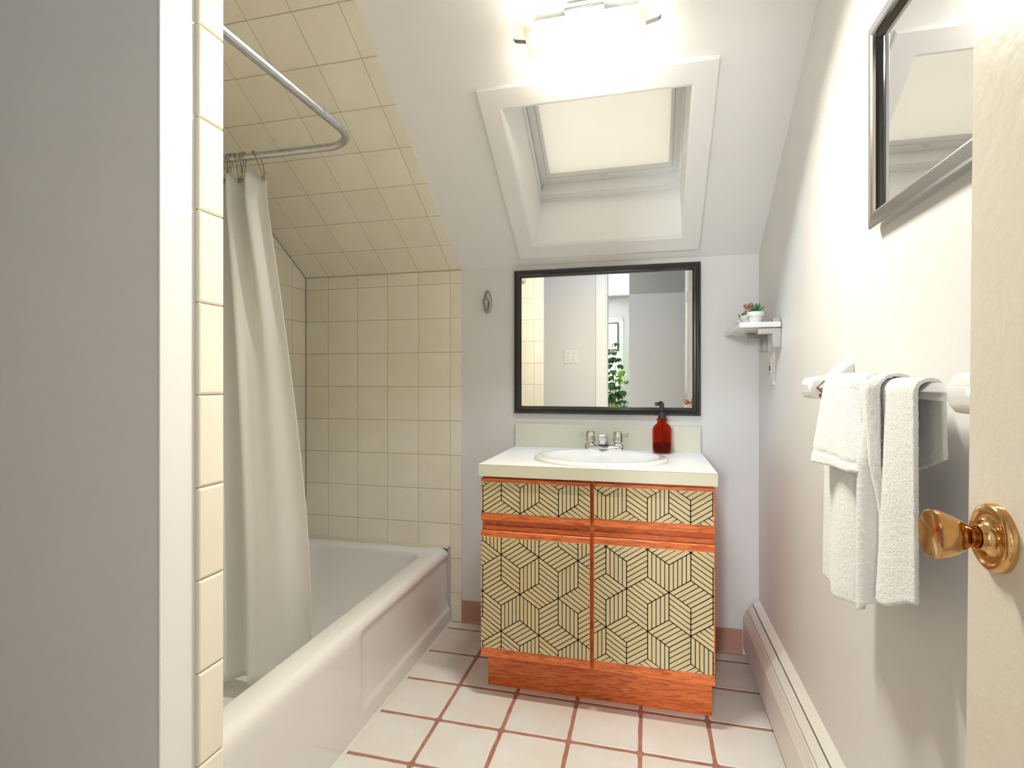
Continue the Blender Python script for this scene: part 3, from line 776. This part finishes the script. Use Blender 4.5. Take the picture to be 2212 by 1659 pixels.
ou = thing('outlet_plate', 'white outlet with test buttons on the wall under the shelf', 'outlet', (XR, 2.055, 1.078))
OY0, OY1, OZ0, OZ1 = 2.018, 2.092, 1.078, 1.194
def wallplate(y0, y1, z0, z1, h, b_, fmap): 
    return loft([[fmap(a, c, 0) for a, c in rect(y0, y1, z0, z1)], [fmap(a, c, h*.4) for a, c in rect(y0, y1, z0, z1)], [fmap(a, c, h) for a, c in rect(y0+b_, y1-b_, z0+b_, z1-b_)]], cap1=True)
fr = lambda y, z, h: (XR-h, y, z)
v, f = wallplate(OY0, OY1, OZ0, OZ1, .0065, .006, fr); obj('plate', v, f, 'plastic_white', ou)
v, f = wallplate(2.038, 2.072, 1.102, 1.170, .0085, .001, fr); rcp = obj('receptacle', v, f, 'plastic_white', ou)
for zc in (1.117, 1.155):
    for dy in (-.006, .006): box('slot', XR-.0088, XR-.0084, 2.055+dy-.001, 2.055+dy+.001, zc-.004, zc+.004, 'dark_plastic_and_slot_shade', rcp)  # dark bars on the face paint in the shade inside the open slots
box('test_button', XR-.0098, XR-.0084, 2.047, 2.063, 1.137, 1.145, 'rust', rcp); box('reset_button', XR-.0098, XR-.0084, 2.047, 2.063, 1.128, 1.136, 'dark_plastic_and_slot_shade', rcp)
for zc in (1.087, 1.185):
    v, f = lathe([(.0032, 0), (.0032, .0006), (.001, .0012)], (XR-.0063, 2.055, zc), '-x', 10); obj('screw', v, f, 'nickel', ou)

# ------------------------------------------------------------------ towel bar and towel
TBX, TBZ = .375, 1.0755
tb = thing('towel_bar', 'clear towel bar on white ceramic posts', 'towel bar', (XR, 1.02, TBZ))
def post(y0, y1):
    pr = []   # half heights along the stand-off
    for x, hh in ((XR-.0005, .058), (XR-.006, .0585), (XR-.010, .056), (XR-.018, .047), (XR-.028, .036), (XR-.040, .0285), (XR-.055, .0255), (XR-.070, .0245), (XR-.078, .0225), (XR-.082, .017), (XR-.083, .008)): pr.append((x, hh))
    rg = []
    for x, hh in pr:
        yy = (y1-y0)/2*(1 if x < XR-.012 else 1.06)
        yc = (y0+y1)/2; r = min(.010, hh*.6); p = []
        for sx, sz, a0 in ((1, 1, 0), (-1, 1, PI/2), (-1, -1, PI), (1, -1, 1.5*PI)):
            for k in range(5):
                a = a0+PI/2*k/4; p.append((x, yc+sx*(yy-r)+r*math.cos(a), TBZ+sz*(hh-r)+r*math.sin(a)))
        rg.append(p)
    v, f = loft(rg, cap1=True); return obj('post', v, f, 'porcelain', tb, auto=50)
p1 = post(1.292, 1.368); p2 = post(.672, .748)
# diamond socket with rust
q_ = .0155
obj('socket', [(TBX-q_, 1.2914, TBZ), (TBX, 1.2914, TBZ-q_), (TBX+q_, 1.2914, TBZ), (TBX, 1.2914, TBZ+q_)], [(0, 1, 2, 3)], 'rust', p1)
rs = B()
for a, c, r in ((TBX+.002, TBZ-.021, .004), (TBX-.006, TBZ-.017, .004), (TBX+.008, TBZ-.018, .003)):
    rs.add([(a+r*math.cos(k)*(1+.3*math.sin(3*k)), 1.2912, c+r*math.sin(k)) for k in [2*PI*i/10 for i in range(10)]], [tuple(range(10))])
rs.go('rust_chip', 'rust', p1)
hb = .0125
v, f = loft([[(TBX-hb, y, TBZ), (TBX, y, TBZ-hb), (TBX+hb, y, TBZ), (TBX, y, TBZ+hb)] for y in (.745, 1.0, 1.296)], cap0=True, cap1=True)
o = obj('bar', v, f, 'acrylic', tb); bevel(o, .0015)

tw = B()
def sheet(fn, nu_, nv_):
    vv = [fn(i/nu_, j/nv_) for j in range(nv_+1) for i in range(nu_+1)]; ff = []
    for j in range(nv_):
        for i in range(nu_):
            p = j*(nu_+1)+i; ff.append((p, p+1, p+nu_+2, p+nu_+1))
    tw.add(vv, ff)
def over_bar(s, r, zb_back, zf_front):
    """arc-length point of a profile hanging over the bar: s in 0..1, returns x offset from the bar axis, z"""
    Lb = TBZ-zb_back; La = PI*r; Lf = TBZ-zf_front; T = Lb+La+Lf; d_ = s*T
    if d_ < Lb: return r, zb_back+d_
    d_ -= Lb
    if d_ < La: a = d_/r; return r*math.cos(a), TBZ+r*math.sin(a)
    return -r, TBZ-(d_-La)
def long_sheet(a, s):
    y = 1.215-.372*a
    hem = ((0, .690), (.25, .690), (.5, .703), (.60, .712), (.66, .735), (.70, .768), (.74, .757), (.8, .755), (1, .784))
    for (a0, z0), (a1, z1) in zip(hem, hem[1:]):
        if a0 <= a <= a1: zf = z0+(z1-z0)*sm(a0, a1, a)
    xo, z = over_bar(s, .0165, .970+.02*math.sin(a*7), zf)
    t = max(0, min(1, (TBZ-z)/.36)); fr_ = 1 if xo < 0 else .25
    wv = .016*math.sin(a*2*PI*2.1+.6)*t*fr_
    groove = .030*math.exp(-((a-.70)/.04)**2)*min(1, t*2.2)*(1 if xo < 0 else 0)
    fold = -.018*math.exp(-((a-.60)/.05)**2)*min(1, max(0, t*3))*(1 if xo < 0 else 0)
    x = TBX+xo+wv*.6+groove+fold-.010*t*fr_
    if xo > 0: x = min(x, XR-.008)
    y += (.014*t*(.5-a) if xo < 0 else -.02*t*a)
    # the two lobes part at the bottom
    return (x, y, z)
sheet(long_sheet, 90, 90)
def flap(a, s):
    zf = .927+.012*a
    xo, z = over_bar(s, .0265, 1.02, zf)
    t = max(0, min(1, (TBZ-z)/.15)); fr_ = 1 if xo < 0 else 0
    y0 = 1.197+.006*t*fr_; y1 = 1.035-.065*t*fr_*.9
    y = y0+(y1-y0)*a
    x = TBX+xo-(.020*t+.004*math.sin(a*2*PI*1.4+.4)*t)*fr_
    if a > .8: x += .014*((a-.8)/.2)**2*fr_
    if xo > 0: x = min(x, XR-.0045)
    # hem
    if fr_ and .80 < t < .84: x += .0022
    return (x, y, z)
sheet(flap, 50, 70)
def roll(a, s):
    """narrow roll of cloth beside the flap"""
    zf = .80
    xo, z = over_bar(s, .0245, 1.0, zf)
    t = max(0, min(1, (TBZ-z)/.2)); fr_ = 1 if xo < 0 else 0
    yc = .957-.012*t; y = yc+.036*(1-.3*t)*(.5-a)
    x = TBX+xo-.012*math.sin(a*PI)*fr_*(1-.6*t)+.010*sm(.5, 1, t)*fr_
    if xo > 0: x = min(x, XR-.0045)
    return (x, y, z)
sheet(roll, 14, 60)
towel = tw.go('hand_towel', 'terry', smooth=True)
md = towel.modifiers.new('thick', 'SOLIDIFY'); md.thickness = .0065; md.offset = 0
md = towel.modifiers.new('sub', 'SUBSURF'); md.levels = 1; md.render_levels = 1
tx = bpy.data.textures.new('terry_noise', 'CLOUDS'); tx.noise_scale = .0045; tx.noise_depth = 2
md = towel.modifiers.new('fuzz', 'DISPLACE'); md.texture = tx; md.strength = .0022; md.mid_level = .5; md.texture_coords = 'LOCAL'
tag(towel, 'white terry hand towel draped over the clear towel bar', 'towel')

# ------------------------------------------------------------------ framed mirror on the right wall
m2 = thing('framed_mirror', 'silver and black framed mirror on the right-hand wall behind the door edge', 'mirror', (XR, .86, 1.38))
Y0, Y1, Z0, Z1 = .56, 1.160, 1.380, 1.763
fr2 = lambda y, z, h: (XR-h, y, z)
for v, f in miter_frame(Y0, Y1, Z0, Z1, [(0, 0), (0, .018), (.003, .021), (.022, .024), (.026, .022), (.027, .012), (.027, 0)], fr2): obj('frame_rail', v, f, 'silver_frame', m2, auto=30)
for v, f in miter_frame(Y0+.0265, Y1-.0265, Z0+.0265, Z1-.0265, [(0, 0), (0, .017), (.004, .014), (.008, .010), (.008, 0)], fr2): obj('inner_lip', v, f, 'black_frame', m2, auto=30)
box('mirror_back', XR-.007, XR-.0005, Y0+.01, Y1-.01, Z0+.01, Z1-.01, 'dark_plastic_and_slot_shade', m2)
obj('mirror_glass', [(XR-.0085, y, z) for y, z in rect(Y0+.03, Y1-.03, Z0+.03, Z1-.03)], [(0, 1, 2, 3)], 'mirror', m2)

# ------------------------------------------------------------------ baseboard heater
he = thing('baseboard_heater', 'white metal baseboard heater along the right wall', 'heater', (XR, 1.2, 0))
HY0, HY1 = .04, YB-.004
def prof(name, pr, m='heater_enamel', par=he, y0=HY0, y1=HY1):
    v, f = loft([[(x, y, z) for x, z in pr] for y in (y0, y1)], cap0=True, cap1=True)
    return obj(name, v, f, m, par)
prof('front_panel', [(.374, .032), (.374, .146), (.3755, .149), (.387, .181), (.3895, .181), (.3775, .148), (.3765, .146), (.3765, .032)])
prof('damper', [(.3895, .1855), (.406, .207), (.4065, .204), (.391, .183)])
prof('back_panel', [(.4095, .2095), (.4315, .2265), (XR-.0003, .2265), (XR-.0003, .02), (.430, .02), (.430, .221), (.410, .207)])
prof('element_housing', [(.380, .05), (.380, .142), (.392, .178), (.428, .2), (.428, .05)])
prof('foot_rail', [(.384, .0), (.384, .05), (.428, .05), (.428, 0)])

# ------------------------------------------------------------------ door
DXF = .317; DY1 = .640; DY0 = -.018
do = thing('door_1', 'cream painted door standing open against the right wall', 'door', (DXF, DY0, .008), kind='structure')
box('door_leaf', DXF, DXF+.035, DY0, DY1, .008, 2.01, 'door_paint', do, bv=.002)
ky, kz = .593, .943
kb = obj('knob_rosette', *lathe([(.0318, -.0005), (.0318, .004), (.0305, .0070), (.0275, .0088), (.0255, .0088), (.0245, .0070), (.021, .0062), (.0155, .0080), (.0125, .0125), (.0120, .0160), (.0110, .0163), (.0105, .015)], (DXF, ky, kz), '-x', 56), 'brass', do, auto=40)
obj('knob', *lathe([(.0098, .015), (.0098, .0215), (.0108, .0245), (.0148, .0295), (.0192, .0370), (.0224, .0462), (.0236, .0510), (.0231, .0532), (.0216, .0542), (.0204, .0536), (.001, .0500)], (DXF, ky, kz), '-x', 56), 'brass', kb, auto=40)
box('latch_plate', DXF+.006, DXF+.029, DY1-.0002, DY1+.0012, kz-.03, kz+.03, 'brass', do)
for z in (.25, 1.0, 1.78):
    v, f = sweep([(DXF-.004, DY0-.001, z-.04), (DXF-.004, DY0-.001, z+.04)], .0045, 10); obj('hinge', v, f, 'door_paint', do, smooth=True)
do.rotation_euler = (0, math.radians(.5), 0); do.location.x -= .008
# jamb and casing round the doorway
for nm, bxs in (('trim_2', [(DX0-.085, DX0, YF, YF+.014, 0, DH+.085), (DX0-.0, DX0+.012, YF-.11, YF+.002, 0, DH)]),
                ('trim_3', [(DX1, DX1+.085, YF, YF+.014, 0, DH+.085), (DX1-.012, DX1, YF-.11, YF-.002, 0, DH)]),
                ('trim_4', [(DX0, DX1, YF, YF+.014, DH, DH+.085), (DX0+.012, DX1-.012, YF-.11, YF, DH-.012, DH)])):
    t = B()
    for q in bxs: t.box(*q)
    st(bevel(t.go(nm, 'white_paint'), .003))

# double switch plate beside the door (seen in the mirror)
sw = thing('switch_plate', 'white double light switch plate beside the doorway', 'switch', (-.631, YF, 1.246))
ff = lambda x, z, h: (x, YF+h, z)
v, f = wallplate(-.689, -.573, 1.246, 1.360, .006, .005, ff); obj('plate', v, f, 'plastic_white', sw)
for x in (-.654, -.608):
    for z in (1.272, 1.334): box('screw', x-.003, x+.003, YF+.0055, YF+.0068, z-.003, z+.003, 'rust', sw)
    box('toggle_surround', x-.006, x+.006, YF+.0055, YF+.0072, 1.290, 1.316, 'heater_enamel', sw); box('toggle', x-.0035, x+.0035, YF+.006, YF+.016, 1.303, 1.313, 'plastic_white', sw)

# ------------------------------------------------------------------ ceiling light
LXC, LS = -.164, .935
cl = thing('ceiling_light', 'bowed frosted glass light fixture on the sloping ceiling', 'ceiling light', SL(LXC, LS, 0))
o = box('canopy', LXC-.057, LXC+.057, LS-.05, LS+.052, .0, .034, 'chrome', cl, bv=.008, f=SL)
box('trough', LXC-.146, LXC+.146, LS-.03, LS+.034, .034, .040, 'white_paint', cl, f=SL)
def bow(x): return .105-.048*((x-LXC)/.19)**2
def glass(name, hw, s0, s1, off, m, th=.004):
    rg = []
    for k in range(25):
        x = LXC-hw+2*hw*k/24; o_ = bow(x)+off
        rg.append([SL(x, s0, o_), SL(x, s1, o_), SL(x, s1, o_+th), SL(x, s0, o_+th)])
    v, f = loft(rg, cap0=True, cap1=True); return obj(name, v, f, m, cl, auto=40)
glass('clear_glass', .191, .880, .992, 0, 'lamp_clear', .003)
glass('frosted_glass', .167, .885, .972, -.0035, 'lamp_frosted', .002)
for sgn in (-1, 1):
    pts = [(.150, .052), (.162, bow(LXC+.162)+.006), (.175, bow(LXC+.175)+.006), (.186, bow(LXC+.186)+.007), (.196, bow(LXC+.19)+.004), (.203, bow(LXC+.19)-.006)]
    rg = [[SL(LXC+sgn*x, LS-.003, o_), SL(LXC+sgn*x, LS+.007, o_), SL(LXC+sgn*x, LS+.007, o_+.0015), SL(LXC+sgn*x, LS-.003, o_+.0015)] for x, o_ in pts]
    v, f = loft(rg, cap0=True, cap1=True); obj('clip', v, f, 'nickel', cl)
    c0 = SL(LXC+sgn*.07, LS, .052)
    v, f = sweep([SL(LXC+sgn*q, LS, .052) for q in (.012, .02, .13, .14)], [.005, .009, .009, .005], 14); obj('bulb', v, f, 'bulb', cl, smooth=True)
nd = (0, -SN, -CS)
lo = area_light('ceiling_light_glow', SL(LXC, LS, .064), nd, .29, .012, LAMP_W, (.72, .85, 1)); lo.data.spread = math.radians(150)

# ------------------------------------------------------------------ hall and bedroom beyond the doorway (seen in the mirror)
HX0, HX1, HYF = -2.6, 1.5, -3.85
st(box('floor_hall', HX0, HX1, HYF-.1, YF-.11, -.1, 0, 'carpet'))
st(box('ceiling_hall', HX0, HX1, HYF-.1, YF-.11, ZC, ZC+.1, 'popcorn'))
st(box('wall_hall_left', HX0-.1, HX0, HYF-.1, YF-.11, -.1, ZC+.1, 'wall_paint'))
st(box('wall_hall_right', HX1, HX1+.1, HYF-.1, YF-.11, -.1, ZC+.1, 'wall_paint'))
st(box('wall_hall_end', -.172, HX1, -1.22, -1.10, 0, ZC, 'hall_paint'))
b = B(); b.box(HX0, XL-.1, YF-.15, YF-.11, 0, ZC); b.box(XR+.1, HX1, YF-.15, YF-.11, 0, ZC); st(b.go('wall_hall_near', 'wall_paint'))
WX0, WX1, WZ0, WZ1 = -1.05, -.405, .95, 2.02
b = B(); b.box(HX0, WX0, HYF-.1, HYF, 0, ZC); b.box(WX1, HX1, HYF-.1, HYF, 0, ZC); b.box(WX0, WX1, HYF-.1, HYF, 0, WZ0); b.box(WX0, WX1, HYF-.1, HYF, WZ1, ZC)
st(b.go('wall_far', 'wall_paint'))
w2 = thing('window_2', 'bedroom window reflected in the vanity mirror', 'window', (-.73, HYF, WZ0), kind='structure')
fw2 = lambda x, z, h: (x, HYF+h, z)
for v, f in miter_frame(WX0-.06, WX1+.06, WZ0-.06, WZ1+.06, [(0, 0), (0, .015), (.06, .018), (.06, -.1), (.058, -.1), (.0, 0)], fw2): obj('casing_board', v, f, 'white_paint', w2)
for z0, z1, m in ((1.56, WZ1, 'window_glass'), (WZ0, 1.56, 'frosted_pane')):
    for v, f in miter_frame(WX0, WX1, z0, z1, [(0, -.06), (0, -.03), (.035, -.03), (.035, -.06)], fw2): obj('sash_rail', v, f, 'sash_dark' if z0 > 1 else 'white_paint', w2)
    box('pane', WX0+.03, WX1-.03, HYF-.05, HYF-.046, z0+.03, z1-.03, m, w2)
bevel(box('blind_headrail', WX0-.02, WX1+.055, HYF+.02, HYF+.07, WZ1-.01, WZ1+.06, 'plastic_white', w2), .01)
# neighbouring house wall outside
nb = thing('neighbour_house', 'beige clapboard house wall seen through the bedroom window', 'building', (-1, -14, 0))
bd = None
for k in range(56):
    z = .02+k*.105
    if bd is None:
        pr = [(-14.0, 0), (-13.978, 0), (-13.99, .105), (-14.0, .105)]
        v, f = loft([[(x, y, z+q) for y, q in pr] for x in (-6, 4)], cap0=True, cap1=True); bd = obj('siding_board', v, f, 'siding', nb)
    else:
        o = bd.copy(); C.objects.link(o); o.location.z = k*.105
gr = st(box('ground', -30, 30, -40, HYF-.1, -3.1, -3.0, 'carpet'))
box('foundation', -6, 4, -14.2, -14.0, -3.0, .02, 'siding', nb)

# tall plant
random.seed(11)
PXc, PYc = -.455, -3.3
pl = thing('potted_schefflera', 'tall leafy green plant reflected in the vanity mirror', 'plant', (PXc, PYc, 0))
v, f = lathe([(.11, 0), (.12, .01), (.15, .28), (.155, .29), (.155, .31), (.14, .31), (.135, .27), (.001, .26)], (PXc, PYc, 0), n=28); obj('pot', v, f, 'pot_dark', pl, auto=40)
def whorl(c, R_, nleaf, az0, droop, m):
    bq = B()
    for k in range(nleaf):
        az = az0+2*PI*k/nleaf+random.uniform(-.15, .15); L = R_*random.uniform(.8, 1.1); dr_ = droop+random.uniform(-.2, .2)
        d_ = Vector((math.cos(az), math.sin(az), 0)); sd_ = Vector((-math.sin(az), math.cos(az), 0)); rg = []
        for t, ww in ((0, .06), (.2, .1), (.4, .6), (.65, 1), (.85, .7), (1, .05)):
            p = Vector(c)+d_*L*t*math.cos(dr_*t)+Vector((0, 0, -L*t*math.sin(dr_*t)+.02*t)); wd = L*.25*ww
            rg.append([p-sd_*wd+Vector((0, 0, .006*ww)), p, p+sd_*wd+Vector((0, 0, .006*ww))])
        v, f = loft(rg, close=False); bq.add(v, f)
    return bq.go('leaf_cluster', m, pl, smooth=True)
for si in range(5):
    az = si*1.256+.4; top = 1.56-.09*si if si else 1.60
    pts = []
    for k in range(9):
        t = k/8; rr_ = .03+.13*t**1.5 if si else .02; pts.append((PXc+rr_*math.cos(az), PYc+rr_*math.sin(az), .26+(top-.26)*t))
    v, f = sweep(pts, [.010-.006*k/8 for k in range(9)], 8); obj('stem', v, f, 'stem', pl, smooth=True)
    for k in range(9):
        t = .38+.62*k/8; z = .26+(top-.26)*t; rr_ = .03+.13*t**1.5 if si else .02
        ba = Vector((PXc+rr_*math.cos(az), PYc+rr_*math.sin(az), z)); a2 = k*2.4+si; e = random.uniform(.07, .13)*(1 if k < 8 else .2)
        tip = ba+Vector((e*math.cos(a2), e*math.sin(a2), .05))
        v, f = sweep([ba, (ba+tip)/2+Vector((0, 0, .012)), tip], .0022, 5); obj('petiole', v, f, 'leaf', pl)
        whorl(tip, random.uniform(.095, .135), 7, random.random()*6, random.uniform(.6, 1.25), 'leaf_light' if random.random() < .35 else 'leaf')
